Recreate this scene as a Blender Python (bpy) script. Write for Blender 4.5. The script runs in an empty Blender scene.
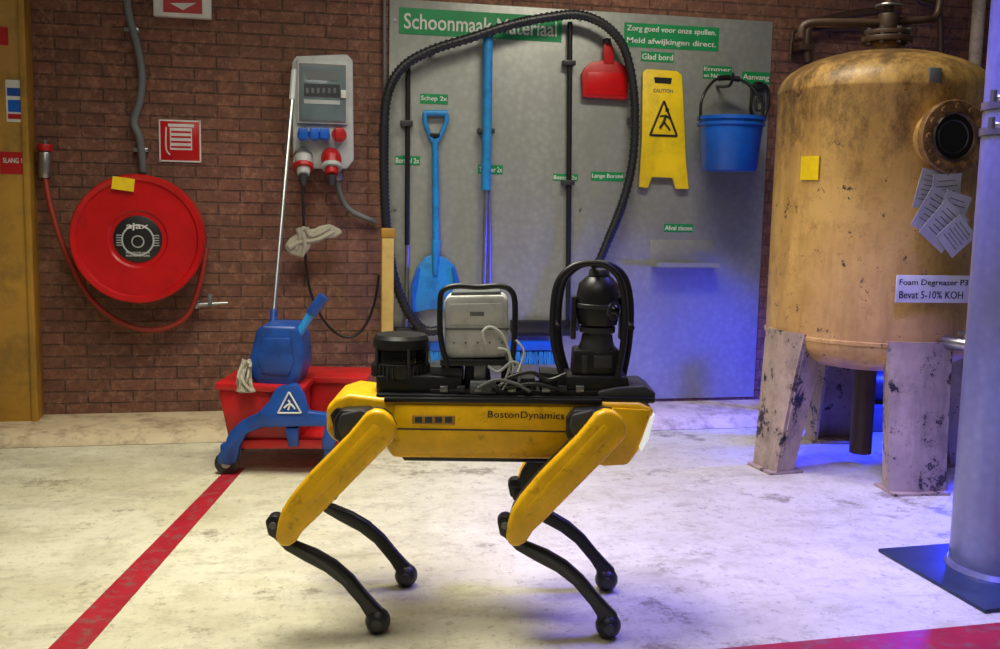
import bpy, bmesh, math, random
from mathutils import Vector, Matrix
random.seed(4)
# ---------------------------------------------------------------- survey frame
FPX=1020.0; TILT=math.radians(6.93); PSI=math.radians(12.0); ROLL=math.radians(1.2); HC=1.18
YW=5.38                      # back wall plane (world Y)
RC=(Matrix.Rotation(-PSI,3,'Z')@Matrix.Rotation(math.pi/2-TILT,3,'X')@Matrix.Rotation(ROLL,3,'Z'))
C0=Vector((0,0,HC))
RT=Vector((math.cos(PSI),-math.sin(PSI),0)); FW=Vector((math.sin(PSI),math.cos(PSI),0)); UP=Vector((0,0,1))
def ray(px,py): return RC@Vector(((px-500)/FPX,(324.5-py)/FPX,-1))
def W(px,py,off=0.0):
    d=ray(px,py); return C0+d*((YW-off)/d.y)
def F(px,py,z=0.0):
    d=ray(px,py); return C0+d*((z-HC)/d.z)
def P(px,py,dep):
    d=ray(px,py); return C0+d*(dep/d.dot(FW))
def CW(lat,dep,z): return RT*lat+FW*dep+UP*z
def LZ(px,py,dep):
    p=P(px,py,dep); return (p.dot(RT),p.z)
# ---------------------------------------------------------------- materials
def col(r,g,b):
    f=lambda c:(c/255/12.92) if c/255<=0.04045 else ((c/255+0.055)/1.055)**2.4
    return (f(r),f(g),f(b),1)
def nt(name):
    m=bpy.data.materials.new(name); m.use_nodes=True
    n=m.node_tree; b=n.nodes['Principled BSDF']; return m,n,b
def noise(n,scale,detail=6,rough=.6,vec=None,stretch=None):
    t=n.nodes.new('ShaderNodeTexNoise'); t.inputs['Scale'].default_value=scale
    t.inputs['Detail'].default_value=detail; t.inputs['Roughness'].default_value=rough
    if vec is None:
        g=n.nodes.new('ShaderNodeNewGeometry'); vec=g.outputs['Position']
    if stretch:
        mp=n.nodes.new('ShaderNodeMapping'); mp.inputs['Scale'].default_value=stretch
        n.links.new(vec,mp.inputs['Vector']); vec=mp.outputs['Vector']
    n.links.new(vec,t.inputs['Vector']); return t.outputs['Fac']
def ramp(n,fac,a,b,ca=(0,0,0,1),cb=(1,1,1,1)):
    r=n.nodes.new('ShaderNodeValToRGB'); e=r.color_ramp.elements
    e[0].position=a; e[0].color=ca; e[1].position=b; e[1].color=cb
    n.links.new(fac,r.inputs['Fac']); return r.outputs['Color']
def mix(n,fac,A,B,mode='MIX'):
    x=n.nodes.new('ShaderNodeMix'); x.data_type='RGBA'; x.blend_type=mode
    for i,v in ((0,fac),(6,A),(7,B)):
        if hasattr(v,'is_linked') or hasattr(v,'links'): n.links.new(v,x.inputs[i])
        else: x.inputs[i].default_value=v
    return x.outputs[2]
def g3(v): return (v,v,v,1)
def bump(n,b,fac,st=.3,dist=.01):
    u=n.nodes.new('ShaderNodeBump'); u.inputs['Strength'].default_value=st; u.inputs['Distance'].default_value=dist
    n.links.new(fac,u.inputs['Height']); n.links.new(u.outputs['Normal'],b.inputs['Normal'])
def M(name,c,rough=.5,metal=0,dirt=None,amt=.5,scale=12,thr=(.5,.7),emit=0):
    m,n,b=nt(name); b.inputs['Roughness'].default_value=rough; b.inputs['Metallic'].default_value=metal
    c=col(*c); d=tuple(x*.75 for x in c[:3])+(1,)
    o=mix(n,ramp(n,noise(n,scale*.6),.35,.7),c,d)
    if dirt:
        f=ramp(n,noise(n,scale,9,.7),thr[0],thr[1],(0,0,0,1),g3(amt))
        o=mix(n,f,o,col(*dirt))
    n.links.new(o,b.inputs['Base Color'])
    if emit:
        b.inputs['Emission Color'].default_value=c; b.inputs['Emission Strength'].default_value=emit
    return m
def brick_mat():
    m,n,b=nt('brick'); g=n.nodes.new('ShaderNodeNewGeometry'); s=n.nodes.new('ShaderNodeSeparateXYZ'); c=n.nodes.new('ShaderNodeCombineXYZ')
    n.links.new(g.outputs['Position'],s.inputs[0])
    ad=n.nodes.new('ShaderNodeMath'); ad.operation='ADD'
    n.links.new(s.outputs['X'],ad.inputs[0]); n.links.new(s.outputs['Y'],ad.inputs[1])
    n.links.new(ad.outputs[0],c.inputs['X']); n.links.new(s.outputs['Z'],c.inputs['Y'])
    t=n.nodes.new('ShaderNodeTexBrick'); n.links.new(c.outputs[0],t.inputs['Vector'])
    t.inputs['Scale'].default_value=1; t.inputs['Brick Width'].default_value=.215; t.inputs['Row Height'].default_value=.06
    t.inputs['Mortar Size'].default_value=.0045; t.inputs['Mortar Smooth'].default_value=.5; t.inputs['Bias'].default_value=-.1
    t.inputs['Color1'].default_value=col(132,84,65); t.inputs['Color2'].default_value=col(106,68,54); t.inputs['Mortar'].default_value=col(76,56,47)
    o=mix(n,ramp(n,noise(n,16,9,.8),.42,.62,(0,0,0,1),g3(.65)),t.outputs['Color'],col(76,51,41))
    o=mix(n,ramp(n,noise(n,28,9,.75),.5,.62,(0,0,0,1),g3(.5)),o,col(166,122,96))
    o=mix(n,ramp(n,noise(n,1.6,6,.65),.42,.62,(0,0,0,1),g3(.35)),o,col(118,84,62))
    n.links.new(o,b.inputs['Base Color']); b.inputs['Roughness'].default_value=.72
    iv=n.nodes.new('ShaderNodeMath'); iv.operation='MULTIPLY_ADD'; iv.inputs[1].default_value=-1; iv.inputs[2].default_value=1
    n.links.new(t.outputs['Fac'],iv.inputs[0])
    ax=n.nodes.new('ShaderNodeMath'); ax.operation='MULTIPLY_ADD'; ax.inputs[1].default_value=.7
    n.links.new(noise(n,50,6,.7),ax.inputs[0]); n.links.new(iv.outputs[0],ax.inputs[2])
    bump(n,b,ax.outputs[0],.9,.012); return m
def floor_mat():
    m,n,b=nt('floor_paint')
    o=mix(n,ramp(n,noise(n,.9,6,.6),.4,.6),col(222,218,194),col(202,197,166))
    o=mix(n,ramp(n,noise(n,2.4,10,.75),.47,.62,(0,0,0,1),g3(.42)),o,col(170,163,132))
    o=mix(n,ramp(n,noise(n,8,12,.8),.5,.62,(0,0,0,1),g3(.4)),o,col(148,139,112))
    o=mix(n,ramp(n,noise(n,26,10,.85),.555,.61,(0,0,0,1),g3(.6)),o,col(108,94,74))
    o=mix(n,ramp(n,noise(n,2.2,9,.78,stretch=(1,3,1)),.55,.63,(0,0,0,1),g3(.3)),o,col(124,114,90))
    lo=ramp(n,noise(n,1.3,12,.82),.56,.61,(0,0,0,1),g3(.65)); o=mix(n,lo,o,col(106,92,70))
    n.links.new(o,b.inputs['Base Color'])
    n.links.new(ramp(n,noise(n,4,6),.35,.65,g3(.42),g3(.72)),b.inputs['Roughness'])
    bump(n,b,noise(n,14,9,.75),.4,.008); return m
def tank_mat(name='tank_paint',leg=False):
    m,n,b=nt(name)
    o=mix(n,ramp(n,noise(n,2.2,8,.7),.4,.6),col(214,172,100) if not leg else col(190,168,140),col(190,148,80) if not leg else col(156,138,118))
    st=noise(n,7,10,.75,stretch=(1,1,.16))
    o=mix(n,ramp(n,st,.48,.62,(0,0,0,1),g3(.4)),o,col(140,102,54) if not leg else col(98,82,70))
    o=mix(n,ramp(n,noise(n,5,12,.82),.52,.62,(0,0,0,1),g3(.4)),o,col(126,90,50) if not leg else col(88,76,68))
    ch=noise(n,7 if leg else 14,12,.82)
    o=mix(n,ramp(n,ch,.555 if leg else .6,.57 if leg else .612),o,col(44,38,42) if leg else col(60,46,40))
    g=n.nodes.new('ShaderNodeNewGeometry'); s=n.nodes.new('ShaderNodeSeparateXYZ'); n.links.new(g.outputs['Position'],s.inputs[0])
    if not leg:       # grime gathers towards the dome
        a_=n.nodes.new('ShaderNodeMath'); a_.operation='MULTIPLY_ADD'; a_.inputs[1].default_value=.2; n.links.new(s.outputs['Z'],a_.inputs[0]); n.links.new(noise(n,4,12,.8,stretch=(1,1,.5)),a_.inputs[2])
        o=mix(n,ramp(n,a_.outputs[0],.77,.92,(0,0,0,1),g3(.85)),o,col(72,50,30))
    n.links.new(o,b.inputs['Base Color']); b.inputs['Roughness'].default_value=.45
    bump(n,b,ch,.2,.004); return m
def galv(name,c,r=.42,me=.5):
    m,n,b=nt(name)
    v=n.nodes.new('ShaderNodeTexVoronoi'); v.inputs['Scale'].default_value=30
    g=n.nodes.new('ShaderNodeNewGeometry'); n.links.new(g.outputs['Position'],v.inputs['Vector'])
    c1=col(*c); c2=tuple(x*.82 for x in c1[:3])+(1,)
    o=mix(n,ramp(n,v.outputs['Distance'],.1,.8),c1,c2)
    o=mix(n,ramp(n,noise(n,1.8,7,.65,stretch=(1,1,.4)),.4,.65,(0,0,0,1),g3(.6)),o,tuple(x*.62 for x in c1[:3])+(1,))
    n.links.new(o,b.inputs['Base Color']); b.inputs['Metallic'].default_value=me; b.inputs['Roughness'].default_value=r; return m
brick=brick_mat(); floorm=floor_mat(); tankm=tank_mat(); legm=tank_mat('tank_leg_paint',True)
board=galv('board_zinc',(160,163,157),.42,.25); pillm=galv('pillar_zinc',(142,145,160),.3,.45)
yel=M('robot_yellow',(250,192,12),.36,0,(130,90,20),.45,24,(.57,.66)); yelsign=M('sign_yellow',(248,212,20),.45,0,(150,120,30),.4,9)
blk=M('black_plastic',(26,26,28),.38); blk2=M('dark_grey_plastic',(54,55,58),.4); rub=M('black_rubber',(36,38,41),.42)
chrome=M('steel',(175,175,175),.3,.9); grey=M('light_grey',(180,184,184),.5,0,(120,120,118),.4,10); dgrey=M('mid_grey',(104,108,110),.5)
red=M('hose_red',(196,14,18),.3,0,(130,10,12),.4,8); redp=M('red_plastic',(184,24,26),.4,0,(100,18,20),.5,9); redl=M('line_red',(168,14,38),.55,0,(120,80,76),.7,20,(.51,.62))
blue=M('blue_plastic',(14,94,200),.4,0,(14,60,125),.5,9); blue2=M('mop_blue',(22,76,162),.4,0,(18,45,100),.6,9,(.45,.6)); lblue=M('light_blue_plastic',(38,140,210),.4,0,(30,85,140),.5,14,(.5,.62))
green=M('sign_green',(14,142,80),.45); white=M('white_label',(220,220,214),.5); cream=M('kerb_cream',(220,202,166),.6,0,(134,114,88),.6,9,(.47,.6))
ochre=M('ochre_paint',(180,134,44),.5,0,(110,82,34),.6,4,(.48,.62)); brass=M('brown_pipe',(78,58,46),.5,.2,(48,36,28),.6,14); rust=M('rust_flange',(170,128,80),.5,.1,(80,52,36),.8,24,(.4,.58))
orange=M('orange_hose',(158,48,34),.5); dark=M('void_dark',(14,13,13),.7); glass=M('box_window',(110,126,130),.12); beige=M('post_beige',(206,174,98),.5,0,(150,115,60),.5,9)
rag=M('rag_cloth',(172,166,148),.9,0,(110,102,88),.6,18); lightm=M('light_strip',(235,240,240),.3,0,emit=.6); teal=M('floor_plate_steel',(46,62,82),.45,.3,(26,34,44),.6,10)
ceilm=M('ceiling_paint',(110,108,100),.8); lens=M('lens_glass',(8,8,12),.06); paper=M('paper_sheet',(196,196,196),.8,0,(160,155,150),.4,9)
boxw=M('compute_white',(205,205,200),.45,0,(140,138,130),.5,14,(.5,.62))
# ---------------------------------------------------------------- geometry
class G:
    def __init__(s,name,loc,rz=0):
        s.e=bpy.data.objects.new(name,None); s.e.empty_display_size=.1
        bpy.context.collection.objects.link(s.e)
        s.M=Matrix.Translation(Vector(loc))@Matrix.Rotation(rz,4,'Z'); s.e.matrix_world=s.M; s.I=s.M.inverted()
    def add(s,part,bm,mat,bev=0,ang=35,seg=2):
        ob=mk(part,bm,mat,bev,ang,seg,s.I); ob.parent=s.e; return ob
def mk(name,bm,mat,bev=0,ang=35,seg=2,I=None):
    bmesh.ops.recalc_face_normals(bm,faces=bm.faces)
    if bev>0:
        es=[e for e in bm.edges if len(e.link_faces)==2 and e.calc_face_angle(0)>math.radians(ang)]
        if es: bmesh.ops.bevel(bm,geom=es,offset=bev,segments=seg,affect='EDGES',profile=.5,clamp_overlap=True)
    me=bpy.data.meshes.new(name)
    if I is not None: bm.transform(I)
    bm.to_mesh(me); bm.free(); me.materials.append(mat)
    for p in me.polygons: p.use_smooth=True
    me.set_sharp_from_angle(angle=math.radians(ang))
    ob=bpy.data.objects.new(name,me); bpy.context.collection.objects.link(ob); return ob
def box(c,s,rot=None):
    bm=bmesh.new(); bmesh.ops.create_cube(bm,size=1)
    m=Matrix.Translation(Vector(c))@((rot.to_4x4()) if rot is not None else Matrix())@Matrix.Diagonal((s[0],s[1],s[2],1))
    bm.transform(m); return bm
RZ=Matrix.Rotation(-PSI,3,'Z')
def cyl(p0,p1,r,r2=None,seg=28):
    p0=Vector(p0);p1=Vector(p1); d=p1-p0; bm=bmesh.new()
    bmesh.ops.create_cone(bm,cap_ends=True,segments=seg,radius1=r,radius2=r if r2 is None else r2,depth=d.length)
    bm.transform(Matrix.Translation((p0+p1)/2)@d.to_track_quat('Z','Y').to_matrix().to_4x4()); return bm
def sph(c,r,sc=(1,1,1)):
    bm=bmesh.new(); bmesh.ops.create_uvsphere(bm,u_segments=28,v_segments=16,radius=r)
    bm.transform(Matrix.Translation(Vector(c))@Matrix.Diagonal((*sc,1))); return bm
def cat(pts,n=8,closed=False):
    pts=[Vector(p) for p in pts]; out=[]; N=len(pts)
    for i in range(N if closed else N-1):
        a,b,c,d=[pts[(i+k)%N] if closed else pts[min(max(i+k,0),N-1)] for k in (-1,0,1,2)]
        for j in range(n):
            t=j/n; out.append(.5*((2*b)+(c-a)*t+(2*a-5*b+4*c-d)*t*t+(3*b-a-3*c+d)*t**3))
    if not closed: out.append(pts[-1])
    return out
def tube(pts,r,seg=12,smooth=8,closed=False,flat=None):
    if smooth: pts=cat(pts,smooth,closed)
    else: pts=[Vector(p) for p in pts]
    bm=bmesh.new(); N=len(pts); rings=[]; u=None
    for i,p in enumerate(pts):
        a=pts[(i-1)%N] if (closed or i>0) else p; b=pts[(i+1)%N] if (closed or i<N-1) else p
        t=(b-a).normalized()
        if u is None:
            u=t.cross(Vector((0,0,1)));
            if u.length<.1: u=t.cross(Vector((0,1,0)))
        u=(u-t*u.dot(t)).normalized(); v=t.cross(u)
        rr=r[0]+(r[1]-r[0])*i/(N-1) if isinstance(r,tuple) else r
        rings.append([bm.verts.new(p+(u*math.cos(2*math.pi*k/seg)+v*math.sin(2*math.pi*k/seg))*rr) for k in range(seg)])
    for i in range(N if closed else N-1):
        A=rings[i];B=rings[(i+1)%N]
        for k in range(seg): bm.faces.new((A[k],A[(k+1)%seg],B[(k+1)%seg],B[k]))
    if not closed: bm.faces.new(rings[0][::-1]); bm.faces.new(rings[-1])
    return bm
def prism(pts,ext):
    pts=[Vector(p) for p in pts]; ext=Vector(ext); bm=bmesh.new()
    a=[bm.verts.new(p) for p in pts]; b=[bm.verts.new(p+ext) for p in pts]; n=len(pts)
    bm.faces.new(a); bm.faces.new(b[::-1])
    for i in range(n): bm.faces.new((a[i],b[i],b[(i+1)%n],a[(i+1)%n]))
    return bm
def lathe(prof,c,axis=(0,0,1),seg=64):
    bm=bmesh.new(); rings=[]
    for r,z in prof:
        if r<1e-5: rings.append([bm.verts.new((0,0,z))])
        else: rings.append([bm.verts.new((r*math.cos(2*math.pi*k/seg),r*math.sin(2*math.pi*k/seg),z)) for k in range(seg)])
    for A,B in zip(rings,rings[1:]):
        for k in range(seg):
            q=(k+1)%seg
            if len(A)==1 and len(B)==1: continue
            if len(A)==1: bm.faces.new((A[0],B[k],B[q]))
            elif len(B)==1: bm.faces.new((A[k],A[q],B[0]))
            else: bm.faces.new((A[k],A[q],B[q],B[k]))
    bm.transform(Matrix.Translation(Vector(c))@Vector(axis).to_track_quat('Z','Y').to_matrix().to_4x4()); return bm
def join(*bms):
    o=bms[0]
    for b in bms[1:]:
        me=bpy.data.meshes.new('tmp'); b.to_mesh(me); b.free(); o.from_mesh(me); bpy.data.meshes.remove(me)
    return o
def text(g,part,s,c,xv,yv,w,h,mat,ext=.0008,bold=.012):
    cu=bpy.data.curves.new(part,'FONT'); cu.body=s; cu.align_x='CENTER'; cu.align_y='CENTER'; cu.extrude=0.01
    cu.resolution_u=3; cu.offset=bold
    ob=bpy.data.objects.new(part,cu); bpy.context.collection.objects.link(ob); bpy.context.view_layer.update()
    me=bpy.data.meshes.new_from_object(ob.evaluated_get(bpy.context.evaluated_depsgraph_get()))
    bpy.data.objects.remove(ob); bm=bmesh.new(); bm.from_mesh(me); bpy.data.meshes.remove(me)
    xs=[v.co.x for v in bm.verts]; ys=[v.co.y for v in bm.verts]
    cx=(min(xs)+max(xs))/2; cy=(min(ys)+max(ys))/2; sx=w/(max(xs)-min(xs)); sy=h/(max(ys)-min(ys)); c=Vector(c); xv=Vector(xv).normalized(); yv=Vector(yv).normalized(); nv=xv.cross(yv)
    for v in bm.verts:
        v.co=c+xv*(v.co.x-cx)*sx+yv*(v.co.y-cy)*sy+nv*(v.co.z*ext/.01)
    return g.add(part,bm,mat)
X=Vector((1,0,0)); Y=Vector((0,1,0)); Z=Vector((0,0,1))
def wp(g,part,x0,y0,x1,y1,mat,off=.0,th=.006,bev=0):      # plate standing on the wall plane
    a=W(x0,(y0+y1)/2,off+th); b=W(x1,(y0+y1)/2,off+th); t=W((x0+x1)/2,y0,off+th); u=W((x0+x1)/2,y1,off+th)
    c=((a.x+b.x)/2,YW-off-th/2,(t.z+u.z)/2)
    return g.add(part,box(c,(b.x-a.x,th,t.z-u.z)),mat,bev)
def wt(g,part,s,x0,y0,x1,y1,mat,off):
    a=W(x0,(y0+y1)/2,off); b=W(x1,(y0+y1)/2,off); t=W((x0+x1)/2,y0,off); u=W((x0+x1)/2,y1,off)
    return text(g,part,s,((a.x+b.x)/2,YW-off-.0005,(t.z+u.z)/2),X,Z,b.x-a.x,t.z-u.z,mat)
def wpoly(g,part,pts,mat,off,th,bev=0):
    return g.add(part,prism([W(x,y,off+th) for x,y in pts],(0,th,0)),mat,bev)
def wtube(g,part,pts,r,mat,off,**k):
    return g.add(part,tube([W(p[0],p[1],p[2] if len(p)>2 else off) for p in pts],r,**k),mat,ang=60)
def dpoly(g,part,pts,dep,th,mat,bev=0,seg=2):             # slab in the vertical plane at a given distance
    q=[]
    for x,y in pts:
        l,z=LZ(x,y,dep); q.append(CW(l,dep,z))
    return g.add(part,prism(q,FW*th),mat,bev,seg=seg)
def dtube(g,part,pts,r,mat,dep,**k):
    return g.add(part,tube([P(p[0],p[1],p[2] if len(p)>2 else dep) for p in pts],r,**k),mat,ang=60)
# ---------------------------------------------------------------- room shell
BOARD_T=.012
mk('wall_back',box((1.2,YW+.1,1.6),(9,.2,3.2)),brick)
mk('floor',box((1.2,1.9,-.05),(9,7.36,.1)),floorm)
mk('ceiling',box((1.2,1.9,3.25),(9,7.36,.1)),ceilm)
mk('baseboard_back',prism([(-3.3,YW,.0),(-3.3,YW,.07),(-3.3,YW-.3,.06),(-3.3,YW-.38,.045),(-3.3,YW-.43,.0)],(9,0,0)),cream,.012)
# ochre column on the left
g=G('painted_column',(W(10,427,.1).x-.2,YW-.07,0))
xr=W(34,300,.14).x
g.add('shaft',box((xr-.35,YW-.07,1.6),(.7,.14,3.2)),ochre,.006)
g.add('corner_trim',box((xr-.012,YW-.145,1.6),(.03,.012,3.2)),ochre,.003)
wp(g,'instruction_label',6,80,25,122,white,.14,.003); wp(g,'label_header',7,88,24,96,blue2,.143,.002); wp(g,'label_body',8,100,23,112,blue,.143,.002); wp(g,'label_red',8,114,23,119,redp,.143,.002)
wp(g,'warning_label',0,152,26,174,redp,.14,.003); wt(g,'warning_text','SLANG 1',3,158,22,163,white,.1435); wp(g,'red_tag',-4,27,8,45,redp,.14,.003)
# floor markings
def strip(name,q):
    mk(name,prism([Vector((F(x,y).x,F(x,y).y,.0)) for x,y in q],(0,0,.002)),redl)
strip('floor_marking_line',[(-22,720),(25,720),(245,468),(228,468)])
strip('floor_marking_line.001',[(690,652),(1120,612),(1140,655),(690,712)])
# ---------------------------------------------------------------- fire hose reel
c=W(138,239,.22); g=G('fire_hose_reel',(c.x,YW,c.z)); R=.308
g.add('drum_face',lathe([(0,.0),(.13,.0),(.14,.008),(.2,.009),(.272,.012),(.28,.022),(R-.006,.026),(R,.018),(R,-.15),(R-.02,-.155),(0,-.155)],(c.x,c.y,c.z),(0,-1,0)),red,0)
g.add('hub_label',cyl((c.x,c.y+.01,c.z),(c.x,c.y-.006,c.z),.112),blk,.002)
g.add('hub_ring',lathe([(.068,.007),(.072,.0085),(.076,.007)],(c.x,c.y,c.z-.005),(0,-1,0)),grey)
g.add('hub_disc',cyl((c.x,c.y-.006,c.z-.012),(c.x,c.y-.0075,c.z-.012),.03),grey)
g.add('hub_disc_core',cyl((c.x,c.y-.0075,c.z-.012),(c.x,c.y-.0085,c.z-.012),.024),blk)
text(g,'hub_text','ajax',(c.x,c.y-.0085,c.z+.058),X,Z,.1,.036,white)
for i,yy in enumerate((-.065,-.08)): text(g,'hub_note_%d'%i,'BRANDSLANG HASPEL',(c.x,c.y-.008,c.z+yy),X,Z,.11,.008,white,bold=0)
for i,xx in enumerate((-.085,.085)):
    g.add('hub_side_text_%d'%i,join(*[box((c.x+xx,c.y-.007,c.z-.03+k*.012),(.026,.001,.004)) for k in range(5)]),grey)
g.add('axle_mount',cyl((c.x,c.y+.15,c.z),(c.x,YW,c.z),.07),red)
g.add('wall_bracket',box((c.x,YW-.012,c.z),(.3,.024,.12)),red,.004)
a=W(124,184,.22); g.add('inspection_sticker',box((a.x,c.y-.026,a.z),(.1,.004,.06),Matrix.Rotation(.12,3,'Y')),yelsign)
wtube(g,'supply_hose',[(45,172,.06),(48,195,.08),(58,232,.1),(74,270,.1),(92,300,.1),(120,322,.1),(155,330,.1),(185,318,.1),(198,290,.1),(204,262,.08),(206,248,.06)],.014,orange,.1)
wtube(g,'supply_pipe',[(45,180,.05),(45,140,.05)],.012,chrome,.05,smooth=0)
g.add('valve_body',cyl(W(45,178,.06),W(45,152,.06),.03),chrome,.004); g.add('valve_knob',cyl(W(45,151,.06),W(45,144,.06),.036),redp,.004)
g.add('nozzle',cyl(W(192,305,.06),W(228,303,.06),.014,.009),chrome); g.add('nozzle_lever',box(W(210,300,.07),(.02,.02,.06)),dgrey,.003)
g.add('nozzle_clip',box(W(197,304,.03),(.03,.06,.04)),chrome,.003)
# conduit
g=G('conduit_pipe',W(135,60,.03)); wtube(g,'pipe',[(127,-20),(128,10),(137,45),(142,75),(140,100),(134,122),(140,140),(143,172)],.019,dgrey,.035)
for y in (30,150): g.add('clamp_%d'%y,box(W(132 if y<50 else 141,y,.02),(.07,.04,.02)),chrome,.003)
# fire hose pictogram sign
g=G('fire_hose_sign',W(180,141,0)); wp(g,'plate',159,120,201,162,red,0,.006,.001)
for n_,r_ in (('top',(159,120,201,121.5)),('bottom',(159,160.5,201,162)),('left',(159,120,160.5,162)),('right',(199.5,120,201,162))): wp(g,'border_'+n_,*r_,white,.006,.001)
wp(g,'reel_icon',170,128,192,150,white,.006,.001)
for i in range(4): wp(g,'reel_line_%d'%i,171,131+i*5,191,133+i*5,red,.007,.001)
wtube(g,'hose_icon',[(166,127),(166,148),(170,155)],.004,white,.008); wp(g,'nozzle_icon',168,124,194,127,white,.006,.001)
g=G('emergency_sign',W(182,5,0)); wp(g,'housing',153,-22,211,17,white,0,.05,.004); wp(g,'red_panel',163,-20,202,13,redp,.05,.002)
g.add('arrow',prism([W(x,y,.054) for x,y in ((170,3),(196,3),(183,10))],(0,.002,0)),white)
# ---------------------------------------------------------------- electrical box
g=G('power_distribution_box',W(322,112,0))
wpoly(g,'housing',[(296,56),(347,54),(353,60),(354,160),(347,169),(297,168),(293,160),(292,62)],grey,0,.13,.008)
wp(g,'window_frame',297,60,348,124,grey,.13,.02,.006); wp(g,'window_bezel',299,64,346,122,dgrey,.15,.004,.002); wp(g,'window',301,66,344,120,glass,.154,.002,.001)
wp(g,'breaker_rail',304,84,340,97,blk2,.156,.002); wp(g,'breaker_strip',304,100,340,104,grey,.156,.002); wp(g,'breakers',306,70,338,80,dgrey,.156,.002); wp(g,'door_latch',341,90,346,98,white,.156,.01,.002)
for i in range(6): wp(g,'breaker_switch_%d'%i,306+i*5.5,88,308.5+i*5.5,93,dgrey,.158,.003)
for i,(x,m) in enumerate(((302,blue),(313,blue),(323,blue),(338,redp))):
    p=W(x+1,134,.13); g.add('socket_%d'%i,cyl(p,p+Vector((0,-.05,-.01)),.028 if i<3 else .036),m,.004); g.add('socket_lid_%d'%i,box(p+Vector((0,-.055,.0)),(.046,.012,.055)),m,.006)
for i,(x,m) in enumerate(((303,chrome),(331,redp))):
    p=W(x,157,.13); g.add('plug_socket_%d'%i,cyl(p,p+Vector((0,-.06,-.02)),.05),m,.004); g.add('plug_%d'%i,cyl(p+Vector((0,-.05,-.0)),p+Vector((0,-.1,-.09)),.044,.03),redp if i else grey,.004); g.add('plug_collar_%d'%i,cyl(p+Vector((0,-.075,-.04)),p+Vector((0,-.085,-.06)),.05),redp if not i else grey,.003)
    g.add('plug_gland_%d'%i,cyl(p+Vector((0,-.1,-.09)),p+Vector((0,-.1,-.14)),.024,.014),blk2,.003)
wtube(g,'supply_conduit',[(338,168,.06),(339,190,.05),(350,210,.05),(376,222,.04)],.014,dgrey,.05)
g.add('supply_gland',cyl(W(338,168,.06),W(339,180,.06),.022),chrome,.002)
wtube(g,'hanging_cable',[(303,176,.2),(303,200,.14),(305,250,.1),(310,290,.1),(325,322,.1),(345,337,.1),(362,330,.1),(374,305,.1),(379,275,.1)],.007,blk,.1)
g=G('power_outlet_pipe',W(384,80,.02)); wtube(g,'pipe',[(384,-30),(385,120),(386,228)],.009,dgrey,.02,smooth=0)
# ---------------------------------------------------------------- tool board
a=W(388,200,BOARD_T); b=W(764,200,BOARD_T); zt=W(580,10,BOARD_T).z; zb=W(650,399,BOARD_T).z
g=G('tool_board',((a.x+b.x)/2,YW,(zt+zb)/2))
g.add('panel',box(((a.x+b.x)/2,YW-BOARD_T/2,(zt+zb)/2),(b.x-a.x,BOARD_T,zt-zb)),board,.003)
for x in (395,580,758):
    for y in (20,210,388):
        p=W(x,y,BOARD_T); 
        if p.z<zt-.02: g.add('screw_%d_%d'%(x,y),cyl(p,p+Vector((0,-.004,0)),.008,seg=10),chrome)
B=BOARD_T
def sign(x0,y0,x1,y1,lines,part):
    wp(g,part+'_plate',x0,y0,x1,y1,green,B,.002)
    n=len(lines); h=(y1-y0)/n
    for i,s in enumerate(lines):
        wt(g,part+'_text_%d'%i,s,x0+(x1-x0)*.03,y0+h*i+h*.2,x1-(x1-x0)*.03,y0+h*(i+1)-h*.2,white,B+.0025)
sign(399,12,562,38,['Schoonmaak Materiaal'],'title'); sign(624,25,719,49,['Zorg goed voor onze spullen.','Meld afwijkingen direct.'],'care')
for i,(r,s) in enumerate((((420,94,448,104),'Schep 2x'),((395,156,420,165),'Borstel 2x'),((478,165,503,174),'Trekker 2x'),((553,174,578,181),'Bezem 2x'),((591,172,624,181),'Lange Borstel'),((641,52,674,62),'Glad bord'),((664,224,693,232),'Afval ziezen'),((742,72,770,84),'Aanvang'))):
    sign(*r,[s],'label_%d'%i)
sign(703,66,732,79,['Emmer','en Nalatters'],'label_bucket')
# shelf
g=G('tool_shelf',W(683,255,.05)); wp(g,'back',650,240,714,268,board,B,.003,.001)
p0=W(651,266,.02); p1=W(713,266,.02)
g.add('tray',prism([(p0.x,YW-B,p0.z),(p0.x,YW-B-.1,p0.z),(p0.x,YW-B-.1,p0.z+.025),(p0.x,YW-B-.096,p0.z+.025),(p0.x,YW-B-.096,p0.z+.004),(p0.x,YW-B,p0.z+.004)],(p1.x-p0.x,0,0)),board)
# shovel
g=G('shovel',W(435,200,.03))
wpoly(g,'blade',[(417,268),(424,258),(434,254),(446,258),(455,266),(459,284),(456,300),(451,313),(432,309),(413,313),(411,300),(412,284)],lblue,.03,.02,.006)
wpoly(g,'blade_rim_left',[(417,268),(420,268),(415,300),(416,312),(412,312),(411,286)],blue,.05,.012,.003); wpoly(g,'blade_rim_right',[(455,266),(452,268),(456,290),(449,312),(453,312),(460,284)],blue,.05,.012,.003)
wtube(g,'shaft',[(436,262),(435,139)],(.02,.018),lblue,.045,smooth=0); wtube(g,'handle_fork_left',[(435,145),(429,134),(425,122),(425,113)],.013,lblue,.045); wtube(g,'handle_fork_right',[(435,145),(441,134),(446,122),(446,113)],.013,lblue,.045); wtube(g,'handle_grip',[(423,113),(448,113)],.015,lblue,.045,smooth=0)
g.add('blade_socket',cyl(W(436,240,.05),W(435,275,.05),.026,.014),lblue,.003)
wp(g,'hook',430,133,440,137,blk,B,.05,.003)
g=G('brush_pole',W(407,200,.03)); wtube(g,'pole',[(408,68),(407,245)],.013,blk,.035,smooth=0); wtube(g,'lower_pole',[(407,245),(406,330)],.011,chrome,.035,smooth=0); wp(g,'clip',401,120,413,126,blk2,B,.05,.003)
wp(g,'brush_head',395,328,418,337,blk2,B,.06,.004)
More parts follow.
